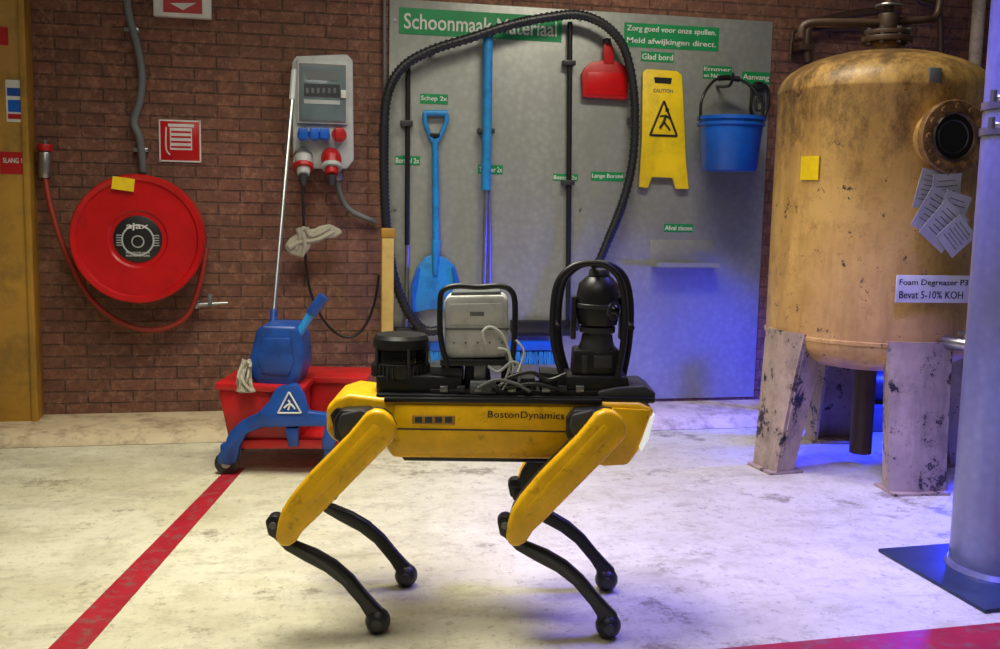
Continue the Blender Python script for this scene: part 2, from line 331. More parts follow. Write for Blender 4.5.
# push broom
g=G('push_broom',W(486,200,.04))
wtube(g,'blue_sleeve',[(488,38),(487,120),(486,190)],.026,lblue,.06,smooth=0)
wtube(g,'pole',[(486,188),(482,346)],.012,chrome,.06,smooth=0); wtube(g,'second_pole',[(489,188),(490,346)],.009,chrome,.05,smooth=0)
wtube(g,'hanger_loop',[(486,42),(483,34),(488,29),(492,34),(489,42)],.006,blue,.06)
wp(g,'head',430,342,553,351,blue,.03,.06,.004); wp(g,'clip',479,128,495,133,blk2,B,.06,.003)
bms=[]
for i in range(75):
    x=431+i*1.65; t=W(x,351,.06); bms.append(box((t.x,YW-.06,t.z-.035),(.008,.055,.07),Matrix.Rotation(random.uniform(-.2,.2),3,'Y')))
g.add('bristles',join(*bms),lblue)
g=G('floor_squeegee',W(569,200,.03)); wtube(g,'pole',[(570,22),(568,325)],.014,blk,.035,smooth=0); wp(g,'head',512,321,574,333,blk,B,.06,.004); wp(g,'clip_upper',564,60,576,65,blk2,B,.05,.003); wp(g,'clip_lower',563,180,575,185,blk2,B,.05,.003); wp(g,'rubber',514,333,572,336,rub,B+.02,.015)
# suction hose
g=G('vacuum_hose',W(510,180,.1))
path=[(440,330),(424,330),(408,312),(395,280),(387,235),(384,180),(384,125),(389,90),(404,66),(432,50),(470,38),(510,25),(550,17),(580,15),(606,26),(624,48),(633,85),(635,125),(632,165),(622,205),(606,245),(592,280),(582,310),(574,330)]
pts=cat([W(x,y,.105) for x,y in path],14)
g.add('hose',tube(pts,.022,seg=14,smooth=0),rub,ang=60)
ribs=[]
acc=0
for i in range(1,len(pts)-1):
    acc+=(pts[i]-pts[i-1]).length
    if acc>.016:
        acc=0; d=(pts[i+1]-pts[i-1]).normalized(); ribs.append(cyl(pts[i]-d*.004,pts[i]+d*.004,.0265,seg=14))
g.add('hose_ribs',join(*ribs),rub,ang=60)
for i,(x,y) in enumerate(((384,130),(510,25),(634,120),(432,50))):
    wp(g,'hook_%d'%i,x-3,y-3,x+3,y+3,blk2,B,.075,.003)
# dustpan
g=G('dustpan',W(606,75,.03))
wpoly(g,'pan',[(585,68),(592,62),(604,60),(616,61),(626,66),(629,72),(628,99),(624,100),(583,97),(582,74)],redp,.02,.035,.008)
wpoly(g,'pan_recess',[(588,72),(624,73),(625,96),(586,94)],red,.055,.003,.001)
wpoly(g,'handle',[(604,64),(604,46),(606,40),(611,40),(613,46),(615,64)],redp,.03,.03,.006); wp(g,'hook',606,38,611,44,blk,B,.06,.002)
# caution board
g=G('wet_floor_sign',W(664,130,.03))
wpoly(g,'front_panel',[(643,72),(647,69),(677,71),(682,75),(684,110),(686,160),(689,189),(676,189),(673,178),(652,177),(648,188),(639,187),(642,140)],yelsign,.035,.012,.003)
wpoly(g,'rear_panel',[(646,74),(679,75),(681,110),(683,160),(685,184),(674,184),(671,174),(654,173),(650,183),(642,182),(645,140)],yelsign,.014,.008,.002)
wpoly(g,'grip_hole',[(654,77),(672,78),(671,84),(655,83)],dark,.0475,.001)
T=[(664,101),(677,136),(650,135)]
for i in range(3): wtube(g,'triangle_%d'%i,[T[i],T[(i+1)%3]],.006,blk,.049,smooth=0)
wtube(g,'figure_body',[(660,128),(664,121),(666,115)],.007,blk,.05); wtube(g,'figure_leg',[(664,122),(670,130)],.005,blk,.05,smooth=0); wtube(g,'figure_arm',[(660,116),(666,116),(671,120)],.004,blk,.05); g.add('figure_head',cyl(W(667,110,.05),W(667,110,.048),.012),blk)
wt(g,'caution_text','CAUTION',653,89,673,92.5,dgrey,.048)
# blue bucket
c=W(730,145,.22); g=G('blue_bucket',c); zt2=W(730,117,.22).z; zb2=W(730,171,.22).z; h=zt2-zb2
g.add('pail',lathe([(0,0),(.14,0),(.145,.006),(.17,h-.02),(.18,h-.018),(.18,h),(.172,h),(.166,h-.02),(.14,.01),(0,.01)],(c.x,c.y,zb2)),blue)
g.add('rim_band',lathe([(.173,h-.05),(.178,h-.047),(.178,h-.035),(.174,h-.033)],(c.x,c.y,zb2)),blue)
g.add('bail',tube([Vector((c.x-.175,c.y,zt2-.02)),Vector((c.x-.17,c.y,zt2+.09)),Vector((c.x-.09,c.y+.04,zt2+.19)),Vector((c.x,c.y+.06,zt2+.21)),Vector((c.x+.09,c.y+.04,zt2+.19)),Vector((c.x+.17,c.y,zt2+.09)),Vector((c.x+.175,c.y,zt2-.02))],.008),blk)
g.add('bail_grip',tube([Vector((c.x-.06,c.y+.05,zt2+.205)),Vector((c.x,c.y+.06,zt2+.212)),Vector((c.x+.06,c.y+.05,zt2+.205))],.015),blk)
g.add('hook',tube([Vector((c.x,YW-B-.004,zt2+.18)),Vector((c.x,c.y+.04,zt2+.17)),Vector((c.x,c.y+.0,zt2+.23))],.008),blk)
g=G('coiled_cable',W(757,105,.04)); wtube(g,'ring',[(752,92),(752,86),(760,83),(768,90),(766,112),(757,118),(751,110)],.009,blk,.04,closed=True); wtube(g,'inner_ring',[(756,98),(763,95),(763,108),(757,110)],.008,blk2,.045,closed=True); wp(g,'bracket',755,84,765,90,blk,B,.05,.003)
# beige post
g=G('guard_post',W(387,320,.2)); p=W(387,332,.18); t=W(386,231,.18)
g.add('post',box((p.x,p.y,(t.z+.06)/2+.005),(.062,.045,t.z-.06)),beige,.006); g.add('cap',box((p.x,p.y,t.z-.01),(.072,.055,.05)),ochre,.008); g.add('foot',box((p.x,p.y,.078),(.12,.09,.02)),beige,.003)
# rag
g=G('cleaning_rag',W(312,240,.1))
rg=[(285,245),(290,238),(297,234),(299,228),(304,226),(312,230),(320,226),(330,224),(340,229),(343,233),(336,238),(326,239),(318,243),(312,244),(308,252),(300,258),(290,255),(286,250)]
bm=prism([W(x,y,.15) for x,y in rg],(0,.03,0)); g.add('cloth_fold',bm,rag,.012,seg=3)
for i,(q) in enumerate(([(298,228),(300,238),(296,250)],[(306,228),(312,236),(330,228)],[(289,248),(300,242),(316,240),(334,232)],[(302,232),(305,246),(302,257)])):
    wtube(g,'cloth_crease_%d'%i,q,(.016,.008),rag,.148)
# ---------------------------------------------------------------- mop and bucket trolley
dB=4.35
g=G('mop_bucket_trolley',CW(LZ(290,440,dB)[0],dB,0),-PSI)
dpoly(g,'red_bucket_wide',[(217,386),(238,389),(300,391),(300,449),(236,449),(228,440)],dB-.1,.30,redp,.012)
dpoly(g,'red_bucket_rear',[(275,377),(366,379),(366,386),(356,440),(350,447),(282,447)],dB+.14,.26,redp,.012)
dpoly(g,'red_rim',[(215,383),(303,388),(303,394),(215,390)],dB-.115,.33,redp,.005)
dpoly(g,'red_rim_rear',[(272,376),(367,378),(367,384),(272,383)],dB+.125,.29,redp,.005)
dpoly(g,'wringer_hopper',[(256,330),(262,325),(296,326),(301,340),(303,365),(297,384),(288,392),(262,390),(250,378),(249,358)],dB-.06,.22,blue2,.025,3)
dpoly(g,'wringer_plate',[(262,338),(290,338),(294,362),(288,376),(262,374),(257,360)],dB-.068,.012,blue2,.005)
dpoly(g,'side_frame',[(276,388),(296,384),(303,395),(308,412),(326,414),(334,420),(332,427),(300,427),(262,428),(246,434),(240,446),(236,462),(230,466),(217,464),(217,456),(224,446),(229,432),(240,422),(258,413),(268,402)],dB-.15,.05,blue2,.01)
dpoly(g,'side_frame_rear',[(276,388),(296,384),(308,412),(334,420),(332,427),(262,428),(246,434),(236,462),(217,462),(229,432),(258,413)],dB+.28,.04,blue2,.01)
dpoly(g,'base_tray',[(238,440),(350,440),(350,449),(238,449)],dB-.12,.5,redp,.005)
dpoly(g,'cross_foot',[(326,420),(334,420),(336,440),(332,450),(322,450),(322,440)],dB-.15,.05,blue2,.008)
dpoly(g,'tray_arm',[(285,428),(298,428),(298,447),(288,447)],dB-.14,.03,blue2,.004)
tri=[(289,392),(301,413),(278,413)]
for i in range(3): dtube(g,'warning_triangle_%d'%i,[tri[i],tri[(i+1)%3]],.004,white,dB-.152,smooth=0)
dtube(g,'warning_mark',[(284,408),(290,404),(295,409)],.004,white,dB-.153); dtube(g,'warning_figure',[(288,400),(290,404),(288,410)],.004,white,dB-.153)
dtube(g,'lever_arm',[(296,338),(306,322),(320,299)],.018,lblue,dB-.02,smooth=0); dtube(g,'lever_grip',[(311,314),(324,296)],.024,blue2,dB-.02,smooth=0)
def wheel(x,y,dep,n):
    l,z=LZ(x,y,dep); r=.05
    g.add('wheel_%d'%n,lathe([(0,-.014),(r-.012,-.014),(r,-.01),(r,.01),(r-.012,.014),(0,.014)],CW(l,dep,r),tuple(FW)),blk)
    g.add('wheel_hub_%d'%n,cyl(CW(l,dep-.018,r),CW(l,dep+.018,r),.02),grey)
    g.add('wheel_fork_%d'%n,box(CW(l,dep,r+.05),(.045,.05,.07),RZ),blue2,.008)
wheel(227,470,dB-.12,0); wheel(330,462,dB-.12,1); wheel(240,455,dB+.3,2); wheel(340,455,dB+.3,3)
bms=[]
for i in range(34):
    x0=246+random.uniform(-3,5); bms.append(tube([P(x0,362+random.uniform(-3,4),dB-.08+random.uniform(-.03,.03)),P(x0-4+random.uniform(-4,4),378,dB-.1+random.uniform(-.03,.03)),P(x0-2+random.uniform(-7,7),392,dB-.11+random.uniform(-.03,.02))],.006,seg=6,smooth=3))
g.add('mop_strands',join(*bms),rag)
dtube(g,'mop_pole',[(272,332,dB+.12),(294,78,dB+.55)],.011,chrome,dB,smooth=0); dtube(g,'mop_pole_grip',[(292,100,dB+.51),(294,70,dB+.56)],.014,grey,dB,smooth=0); dtube(g,'mop_socket',[(272,336,dB+.11),(274,310,dB+.155)],.016,blue2,dB,smooth=0)
# ---------------------------------------------------------------- tank
TL,TD,TR=1.69,4.65,.455
tc=CW(TL,TD,0); g=G('storage_tank',tc,-PSI)
zb=P(868,345,4.3).z; ztp=P(880,93,TD).z; ztt=P(880,51,TD).z; zbb=zb-.15
prof=[(0,zbb)]
for i in range(1,13):
    a=i/12*math.pi/2; prof.append((TR*math.sin(a),zb-(zb-zbb)*math.cos(a)))
prof+=[(TR+.006,zb+.005),(TR+.006,zb+.018),(TR,zb+.022),(TR,zb+.5),(TR,ztp-.02),(TR+.004,ztp-.012),(TR+.004,ztp)]
for i in range(1,15):
    a=i/14*math.pi/2; prof.append((TR*math.cos(a) if i<14 else 0,ztp+(ztt-ztp)*math.sin(a)))
g.add('shell',lathe(prof,tc,seg=96),tankm)
def td(deg): a=math.radians(deg); return RT*math.sin(a)-FW*math.cos(a)       # 0 = towards the viewer, + = right
def tt(deg): a=math.radians(deg); return RT*math.cos(a)+FW*math.sin(a)
def leg(deg,n,wt_=.3,wb=.22):
    bm=bmesh.new(); rows=8; cols=10; V=[]
    for side,rr in ((0,TR+.012),(1,TR-.008)):
        grid=[]
        for i in range(rows+1):
            z=.012+(zb+.03-.012)*i/rows; wdt=wb+(wt_-wb)*(i/rows)**1.6
            r0=rr+.05*(1-i/rows)
            row=[]
            for j in range(cols+1):
                da=(j/cols-.5)*wdt/TR; a=math.radians(deg)+da
                row.append(bm.verts.new(tc+(RT*math.sin(a)-FW*math.cos(a))*r0+UP*z))
            grid.append(row)
        V.append(grid)
    for grid in V:
        for i in range(rows):
            for j in range(cols): bm.faces.new((grid[i][j],grid[i][j+1],grid[i+1][j+1],grid[i+1][j]))
    A,Bq=V
    for i in range(rows):
        for j in (0,cols): bm.faces.new((A[i][j],A[i+1][j],Bq[i+1][j],Bq[i][j]))
    for j in range(cols):
        for i in (0,rows): bm.faces.new((A[i][j],A[i][j+1],Bq[i][j+1],Bq[i][j]))
    g.add('leg_%d'%n,bm,legm,ang=50)
    for s in (-1,1):
        q=[]
        for (ins,z,wd) in ((0,.012,wb),(.09,.012,wb),(.14,zb-.12,wt_*.82),(0,zb,wt_)):
            aa=math.degrees(math.radians(deg)+s*wd/2/TR); q.append(tc+td(aa)*(TR+.05*(1-z/zb)-ins)+UP*z)
        g.add('leg_flange_%d_%d'%(n,s),prism(q,tt(deg)*(-s*.014)),legm)
    p=tc+td(deg)*(TR-.0)+UP*.006
    g.add('foot_plate_%d'%n,box(p,(wb+.02,.17,.012),Matrix.Rotation(-PSI+math.radians(deg),3,'Z')),legm,.002)
leg(-72,0,.3,.17); leg(8,1,.29,.23); leg(178,2); leg(100,3)
# top fittings
tp=tc+UP*(ztt-.01)
g.add('top_nozzle',cyl(tp,tp+UP*.05,.06),rust); g.add('top_flange',cyl(tp+UP*.045,tp+UP*.07,.11),brass,.004); g.add('top_flange_upper',cyl(tp+UP*.075,tp+UP*.095,.1),brass,.003)
g.add('top_valve',cyl(tp+UP*.095,tp+UP*.17,.045),brass,.004); g.add('top_pipe',cyl(tp+UP*.16,tp+UP*.6,.022),brass)
g.add('top_side_pipe',tube([tp+UP*.13,tp+UP*.13-RT*.2,tp+UP*.12-RT*.36,tp+UP*.06-RT*.38],.018),brass)
g.add('top_branch_pipe',tube([tp+UP*.14,tp+UP*.15+RT*.16,tp+UP*.2+RT*.24+FW*.05,tp+UP*.5+RT*.25+FW*.05],.016),brass)
g.add('top_valve_wheel',cyl(tp+UP*.2,tp+UP*.21,.06),chrome,.003)
for k in range(8):
    a=k*math.pi/4; q=tp+Vector((math.cos(a),math.sin(a),0))*.09+UP*.035; g.add('top_bolt_%d'%k,cyl(q,q+UP*.07,.01,seg=8),chrome)
q=tc+td(5)*(TR*.97)+UP*(P(897,76,4.25).z); g.add('lifting_lug',box(q,(.05,.04,.06),RZ),dgrey,.004)
# manway
MD=11
d=td(MD); zc=P(940,137,4.15).z; mc=tc+UP*zc
g.add('manway_neck',cyl(mc+d*(TR-.06),mc+d*(TR+.07),.12),tankm)
g.add('manway_flange',lathe([(.09,-.02),(.142,-.02),(.146,-.015),(.146,.012),(.142,.016),(.096,.016),(.09,.01),(.09,-.02)],mc+d*(TR+.07),tuple(d)),rust)
g.add('manway_dark_hole',cyl(mc+d*(TR+.04),mc+d*(TR+.072),.093),dark)  # flat dark disc stands in for the shade inside the open manway
u=UP; v=d.cross(u)
for k in range(12):
    a=k*math.pi/6; q=mc+d*(TR+.082)+(u*math.sin(a)+v*math.cos(a))*.119; g.add('manway_bolt_%d'%k,cyl(q,q+d*.016,.012,seg=6),rust)
g.add('manway_ring',lathe([(.088,.0),(.094,.008),(.1,.0)],mc+d*(TR+.086),tuple(d)),brass)
g.add('manway_inner_rim',lathe([(.062,.0),(.066,.004),(.07,.0)],mc+d*(TR+.074),tuple(d)),blk2)
def onT(px,py,w,h,mat,part,rot=0,ext=.004,lift=0):
    l,z=LZ(px,py,TD-TR*.8); s=(l*TD/(TD-TR*.8)*.5+l*.5-TL)/TR; s=max(-.95,min(.95,s))
    deg=math.degrees(math.asin(s)); n=td(deg); z=P(px,py,TD-TR*math.cos(math.asin(s))).z
    c=tc+n*(TR+.003+lift)+UP*z; m=Matrix.Rotation(-PSI+math.radians(deg),3,'Z')@Matrix.Rotation(rot,3,'Y')
    g.add(part,box(c,(w,ext,h),m),mat); return c,n,tt(deg)
onT(806,168,.095,.1,yelsign,'yellow_sticker',0,.006,.002)
m3=Matrix.Rotation(-PSI+math.radians(8),3,'Z'); xv=m3@X; nv=m3@Vector((0,-1,0)); cS=P(933,289,4.17)
g.add('name_sign',box(cS,(.325,.006,.112),m3),white,.001)
text(g,'name_text_upper','Foam Degreaser P3',cS+nv*.0036+UP*.024,xv,Z,.3,.031,blk,bold=0); text(g,'name_text_lower','Bevat 5-10% KOH',cS+nv*.0036-UP*.024-xv*.008,xv,Z,.28,.031,blk,bold=0)
g.add('name_sign_standoff',box(cS-nv*.035,(.05,.07,.05),m3),rust)
for i,(x,y,r,w,h) in enumerate(((930,190,.15,.12,.16),(946,196,-.1,.13,.18),(934,212,.45,.13,.18),(952,214,.25,.12,.17),(944,226,.65,.14,.17),(956,236,.8,.12,.13))):
    c=P(x,y,4.14-.007*i); mm=Matrix.Rotation(-PSI+math.radians(14),3,'Z')@Matrix.Rotation(r,3,'Y')@Matrix.Rotation(.12,3,'X')
    g.add('paper_tag_%d'%i,box(c,(w,.002,h),mm),paper)
    for k in range(6): g.add('paper_line_%d_%d'%(i,k),box(c+mm@Vector((0,-.002,h*.34-k*h*.12)),(w*(.75 if k%2 else .6),.001,.003),mm),dgrey)
g.add('paper_string',tube([mc+d*(TR+.09)-UP*.12,P(942,182,4.13)],.003,smooth=0),blk)
g.add('drain_valve',cyl(tc+td(22)*(TR-.02)+UP*(zb+.03),tc+td(25)*(TR+.1)+UP*(zb+.03),.028),chrome,.003); g.add('drain_handle',cyl(tc+td(25)*(TR+.09)+UP*(zb+.0),tc+td(25)*(TR+.09)+UP*(zb+.08),.014),grey); g.add('drain_lever',box(tc+td(27)*(TR+.1)+UP*(zb+.08),(.12,.015,.012),RZ),chrome,.002); g.add('drain_pipe',cyl(tc+UP*(zbb+.02),tc+UP*.05,.05),brass)
# bottom equipment behind tank
g=G('pump_unit',CW(1.95,5.42,0),-PSI)
g.add('motor',cyl(CW(1.8,5.42,.24),CW(2.1,5.42,.24),.09),blk2,.01); g.add('base',box(CW(1.95,5.42,.07),(.45,.22,.14),RZ),dgrey,.01); g.add('outlet',tube([CW(1.8,5.42,.25),CW(1.72,5.42,.3),CW(1.7,5.42,.5)],.03),brass)
# pipes on wall above tank
g=G('steam_pipework',W(880,20,.1))
wtube(g,'elbow_pipe',[(808,62),(807,36),(812,25),(828,19),(868,12),(900,10)],.022,brass,.1); wtube(g,'drop_pipe',[(917,-20),(920,0),(934,6),(940,18),(941,60)],.018,brass,.1); p=W(975,60,.12); g.add('vertical_pipe',cyl((p.x,p.y,.07),(p.x,p.y,3.19),.035),cream)
wtube(g,'thin_pipe',[(790,60),(792,40),(800,30),(860,30)],.01,brass,.06); wp(g,'clamp',800,44,815,50,brass,0,.13,.003)
# ---------------------------------------------------------------- pillar
b0=P(998,583,3.25); l=b0.dot(RT); pc=CW(l,3.25,0); g=G('steel_column',pc,-PSI)
g.add('shaft',cyl(pc+UP*.015,pc+UP*3.19,.155,seg=64),pillm)
g.add('weld_collar',lathe([(.155,.0),(.168,.0),(.16,.016),(.155,.016)],pc+UP*.014),pillm)
q=[F(878,552),F(1010,542),F(1100,600),F(985,614)]
g.add('base_plate',prism([Vector((p.x,p.y,0.001)) for p in q],(0,0,.012)),teal,.002)
for i,z in enumerate((P(970,100,3.1).z,P(970,127,3.1).z)):
    g.add('clamp_band_%d'%i,lathe([(.156,-.012),(.161,-.012),(.161,.012),(.156,.012)],pc+UP*z),chrome)
    g.add('clamp_arm_%d'%i,tube([CW(l-.2,3.1,z+.012),CW(l-.165,3.08,z+.004),CW(l+.05,3.06,z+.0)],.008),chrome)
    g.add('clamp_bolt_%d'%i,cyl(CW(l-.21,3.1,z-.005),CW(l-.21,3.1,z+.03),.01),chrome)
# ---------------------------------------------------------------- quadruped robot
RD=2.84; g=G('quadruped_robot',CW(0,RD,0),-PSI)
HW=.11
def rp(part,pts,y0,y1,mat,bev=0,mea=None,seg=2,both=False,fx=0):
    """outline measured at distance mea; slab between lateral offsets y0..y1 (negative = near side); fx = stride offset of the far leg"""
    mea=RD+y0 if mea is None else mea; q=[LZ(x,y,mea) for x,y in pts]
    g.add(part,prism([CW(a,RD+y0,b) for a,b in q],FW*(y1-y0)),mat,bev,seg=seg)
    if both: g.add(part+'_far',prism([CW(a+fx,RD-y1,b) for a,b in q],FW*(y1-y0)),mat,bev,seg=seg)
rp('torso_shell',[(326,408),(334,399),(350,394),(380,398),(640,403),(654,409),(652,425),(642,447),(628,466),(605,467),(575,460),(392,458),(384,444),(334,442),(326,432)],-HW,HW,yel,.012,seg=3)
rp('side_panel',[(394,405),(574,407),(568,454),(400,453),(392,444)],-HW-.008,-HW+.01,yel,.004,both=True)
rp('side_groove',[(393,428),(572,431),(572,432.5),(393,429.5)],-HW-.0095,-HW,blk2,0,both=True)
rp('belly',[(400,455),(570,457),(566,463),(404,461)],-HW+.02,HW-.02,blk,.004)
rp('vent',[(412,415),(455,416),(455,425),(412,424)],-HW-.011,-HW,ochre,.002,both=True)
for i in range(4): rp('vent_slot_%d'%i,[(415+i*10,417),(422+i*10,417),(422+i*10,423),(415+i*10,423)],-HW-.013,-HW,blk2,.001,both=True)
pt=P(526,416,RD-HW-.011); text(g,'side_lettering','BostonDynamics',pt-FW*.001,RT,Z,.208,.025,blk,bold=.004)
rp('side_stripe_dark',[(384,398),(602,400),(602,405),(384,402)],-HW-.01,HW+.01,blk,.002)
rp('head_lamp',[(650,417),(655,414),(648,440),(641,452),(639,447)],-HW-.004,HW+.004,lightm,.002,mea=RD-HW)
rp('nose_panel',[(612,408),(649,410),(640,440),(626,461),(606,462)],-HW-.006,-HW,yel,.003,both=True)
rp('tail_recess',[(330,415),(336,408),(372,410),(372,440),(336,440)],-HW-.006,-HW+.01,blk,.004,both=True)
def legs(dx,tag,fx):
    def s(pts): return [(x+dx,y) for x,y in pts]
    k=dict(both=True); kf=dict(both=True,fx=fx)
    rp('hip_housing_'+tag,s([(566,418),(573,408),(600,407),(612,414),(612,436),(600,447),(576,445),(566,436)]),-.16,-HW+.02,blk,.01,mea=RD-.13,**k)
    rp('hip_cap_'+tag,s([(572,414),(592,409),(604,414),(609,426),(604,438),(590,443),(575,440),(569,427)]),-.185,-.16,blk2,.006,mea=RD-.17,**k)
    th=[(596,414),(605,410),(614,411),(622,418),(627,428),(626,438),(618,447),(545,521),(533,532),(526,543),(518,548),(509,546),(506,538),(508,524),(512,511),(520,498),(540,474),(578,436),(588,424)]
    rp('thigh_shell_'+tag,s(th),-.232,-.192,yel,.012,mea=RD-.23,seg=3,**kf)
    rp('thigh_inner_'+tag,s([(x*.985+8.5,y*.985+7) for x,y in th]),-.194,-.158,blk,.008,mea=RD-.225,seg=2,**kf)
    rp('thigh_inlay_'+tag,s([(604,424),(612,428),(612,436),(540,508),(522,520),(524,510)]),-.2345,-.225,yel,.003,mea=RD-.235,**kf)
    rp('knee_cap_'+tag,s([(497,520),(501,515),(508,514),(514,520),(514,532),(507,538),(500,534)]),-.205,-.158,blk,.006,mea=RD-.19,**kf)
    rp('shin_'+tag,s([(500,520),(512,523),(523,541),(548,551),(567,562),(584,577),(597,593),(607,604),(617,614),(620,624),(616,632),(606,635),(598,629),(597,616),(590,605),(573,585),(556,572),(535,561),(516,550),(503,536)]),-.188,-.154,blk,.009,mea=RD-.18,seg=3,**kf)
    rp('shin_groove_'+tag,s([(528,546),(548,556),(566,568),(580,582),(577,583),(562,570),(545,559),(527,549)]),-.1895,-.186,blk2,0,mea=RD-.18,**kf)
    for sd,nm in ((-1,'near'),(1,'far')):
        o=fx if sd>0 else 0
        a,z=LZ(608.5+dx,624,RD-.18); a+=o; g.add('foot_%s_%s'%(tag,nm),sph(CW(a,RD+sd*.171,.035),.035,(1,1,1)),rub)
        a2,z2=LZ(505+dx,524,RD-.19); a2+=o; g.add('knee_pin_%s_%s'%(tag,nm),cyl(CW(a2,RD+sd*.208,z2),CW(a2,RD+sd*.16,z2),.010),dgrey,.002)
        g.add('foot_ring_%s_%s'%(tag,nm),cyl(CW(a,RD+sd*.171-.0365,.036),CW(a,RD+sd*.171+.0365,.036),.014),blk2,.002)
legs(0,'front',.03); legs(-231,'rear',.045)
# deck
rp('deck_plate',[(376,394),(655,398),(655,403),(376,401)],-.1,.1,blk,.003)
rp('nose_top',[(598,392),(618,388),(645,386),(656,393),(655,404),(598,402)],-.09,.09,blk2,.006)
for sd in (-.085,.073): rp('deck_rail_%s'%('a' if sd<0 else 'b'),[(430,389),(600,391),(600,398),(430,396)],sd,sd+.012,blk,.002,mea=RD-.08)
for i in range(9): rp('rail_nut_%d'%i,[(440+i*17,386),(448+i*17,386),(448+i*17,392),(440+i*17,392)],-.09,-.07,blk2 if i%2 else chrome,.002,mea=RD-.08)
# lidar
lc,_=LZ(401,350,RD); base=LZ(401,376,RD)[1]; top=LZ(401,334,RD)[1]; lr=.078
rp('lidar_base',[(376,376),(427,376),(462,378),(462,396),(376,394)],-.075,.075,blk,.006)
rp('lidar_box_front',[(430,366),(462,368),(463,380),(430,378)],-.06,.05,blk2,.004)
hh=top-base
g.add('lidar_body',lathe([(0,0),(lr-.003,0),(lr,.006),(lr,hh*.34),(lr-.008,hh*.37),(lr-.008,hh*.66),(lr,hh*.7),(lr,hh-.01),(lr-.008,hh),(0,hh)],CW(lc,RD,base)),blk)
g.add('lidar_window',lathe([(lr-.006,hh*.38),(lr-.005,hh*.5),(lr-.006,hh*.65)],CW(lc,RD,base)),lens)
g.add('lidar_fins',join(*[box(CW(lc+lr*math.cos(a),RD+lr*math.sin(a),base+hh*.17),(.01,.003,hh*.28),Matrix.Rotation(a-PSI,3,'Z')) for a in [i*math.pi/18 for i in range(36)]]),blk2)
g.add('lidar_posts',join(*[cyl(CW(lc+(lr)*math.cos(a),RD+lr*math.sin(a),base+hh*.3),CW(lc+lr*math.cos(a),RD+lr*math.sin(a),base+hh*.74),.005) for a in (-2.5,-1.2,-.3,1.2,2.6)]),blk2)
# compute box in roll cage
rp('compute_box',[(444,301),(448,296),(503,295),(508,301),(509,350),(505,358),(450,359),(445,352)],-.06,.05,boxw,.008)
rp('compute_face',[(450,304),(502,303),(503,325),(450,325)],-.064,-.058,boxw,.003); rp('compute_seam',[(445,328),(509,328),(509,330),(445,330)],-.0625,-.05,dgrey,0)
rp('compute_lid',[(452,292),(500,291),(502,297),(450,297)],-.05,.04,dgrey,.003); rp('compute_logo',[(470,312),(484,312),(484,316),(470,316)],-.0655,-.06,dgrey,0)
for i in range(5): rp('compute_screw_%d'%i,[(453+i*12,342),(454.5+i*12,342),(454.5+i*12,343.5),(453+i*12,343.5)],-.0625,-.055,blk2,0)
rp('compute_stand',[(466,358),(488,358),(492,394),(462,394)],-.04,.04,blk,.006); rp('compute_flange',[(474,364),(486,364),(486,380),(474,380)],-.046,-.038,chrome,.002)
for i,yy in enumerate((-.07,.06)):
    dtube(g,'cage_hoop_%d'%i,[(448,366,RD+yy),(441,340,RD+yy),(440,305,RD+yy),(443,291,RD+yy),(456,286,RD+yy),(478,287,RD+yy),(500,286,RD+yy),(511,291,RD+yy),(515,305,RD+yy),(514,345,RD+yy),(511,366,RD+yy)],.008,blk,RD)
for i,(x,y) in enumerate(((441,300),(515,300),(448,364),(511,364))):
    l0,z0=LZ(x,y,RD); g.add('cage_bar_%d'%i,cyl(CW(l0,RD-.07,z0),CW(l0,RD+.06,z0),.007),blk)
rp('cage_foot',[(440,360),(516,360),(516,366),(440,366)],-.075,.065,blk,.003)
rp('cage_post_left',[(446,364),(456,364),(458,394),(448,394)],-.05,.05,blk,.003); rp('cage_post_right',[(502,364),(511,364),(509,394),(500,394)],-.05,.05,blk,.003)
for i,(m,r,pp) in enumerate(((white,.004,[(486,345),(483,332),(491,327),(503,336),(510,358),(505,380),(490,392)]),(white,.0035,[(498,348),(508,352),(513,372),(502,390)]),(grey,.004,[(488,366),(498,372),(512,362),(520,368),(518,386)]),(blk,.006,[(508,378),(530,372),(548,380),(566,374)]),(blk,.006,[(506,388),(535,384),(560,390)]),(dgrey,.005,[(478,388),(496,380),(516,384),(530,392)]),(white,.003,[(516,340),(524,352),(518,372)]))):
    dtube(g,'cable_%d'%i,pp,r,m,RD-.075-.004*i)
rp('connector_block',[(508,378),(535,378),(537,393),(508,393)],-.07,.02,blk2,.004); rp('connector_block_small',[(540,372),(562,374),(562,392),(540,392)],-.05,.05,blk,.004); rp('connector_lug',[(470,382),(496,382),(496,394),(470,394)],-.09,-.05,dgrey,.003)
# pan tilt camera
rp('mast_base',[(560,376),(628,377),(632,395),(556,394)],-.07,.07,blk,.006); rp('mast_base_top',[(574,350),(620,350),(622,378),(572,378)],-.05,.05,blk,.008)
rp('mast_rib_a',[(582,356),(588,356),(588,374),(582,374)],-.055,-.045,blk2,.002); rp('mast_rib_b',[(594,356),(612,356),(612,368),(594,368)],-.055,-.045,blk2,.002)
lc2,zc2=LZ(598,307,RD); K=1.18
g.add('camera_neck',lathe([(.05,0),(.052,.01),(.045,.03),(.042,.05),(.05,.055),(.05,.07),(.03,.075),(0,.075)],CW(lc2,RD,LZ(600,351,RD)[1])),blk2)
g.add('camera_head',lathe([(0,-.055*K),(.025*K,-.053*K),(.046*K,-.04*K),(.052*K,-.01*K),(.052*K,.03*K),(.047*K,.055*K),(.03*K,.072*K),(0,.076*K)],CW(lc2,RD,zc2)),blk)
g.add('camera_head_band',lathe([(.052*K,-.002),(.0545*K,0),(.0545*K,.01),(.052*K,.012)],CW(lc2,RD,zc2)),blk2)
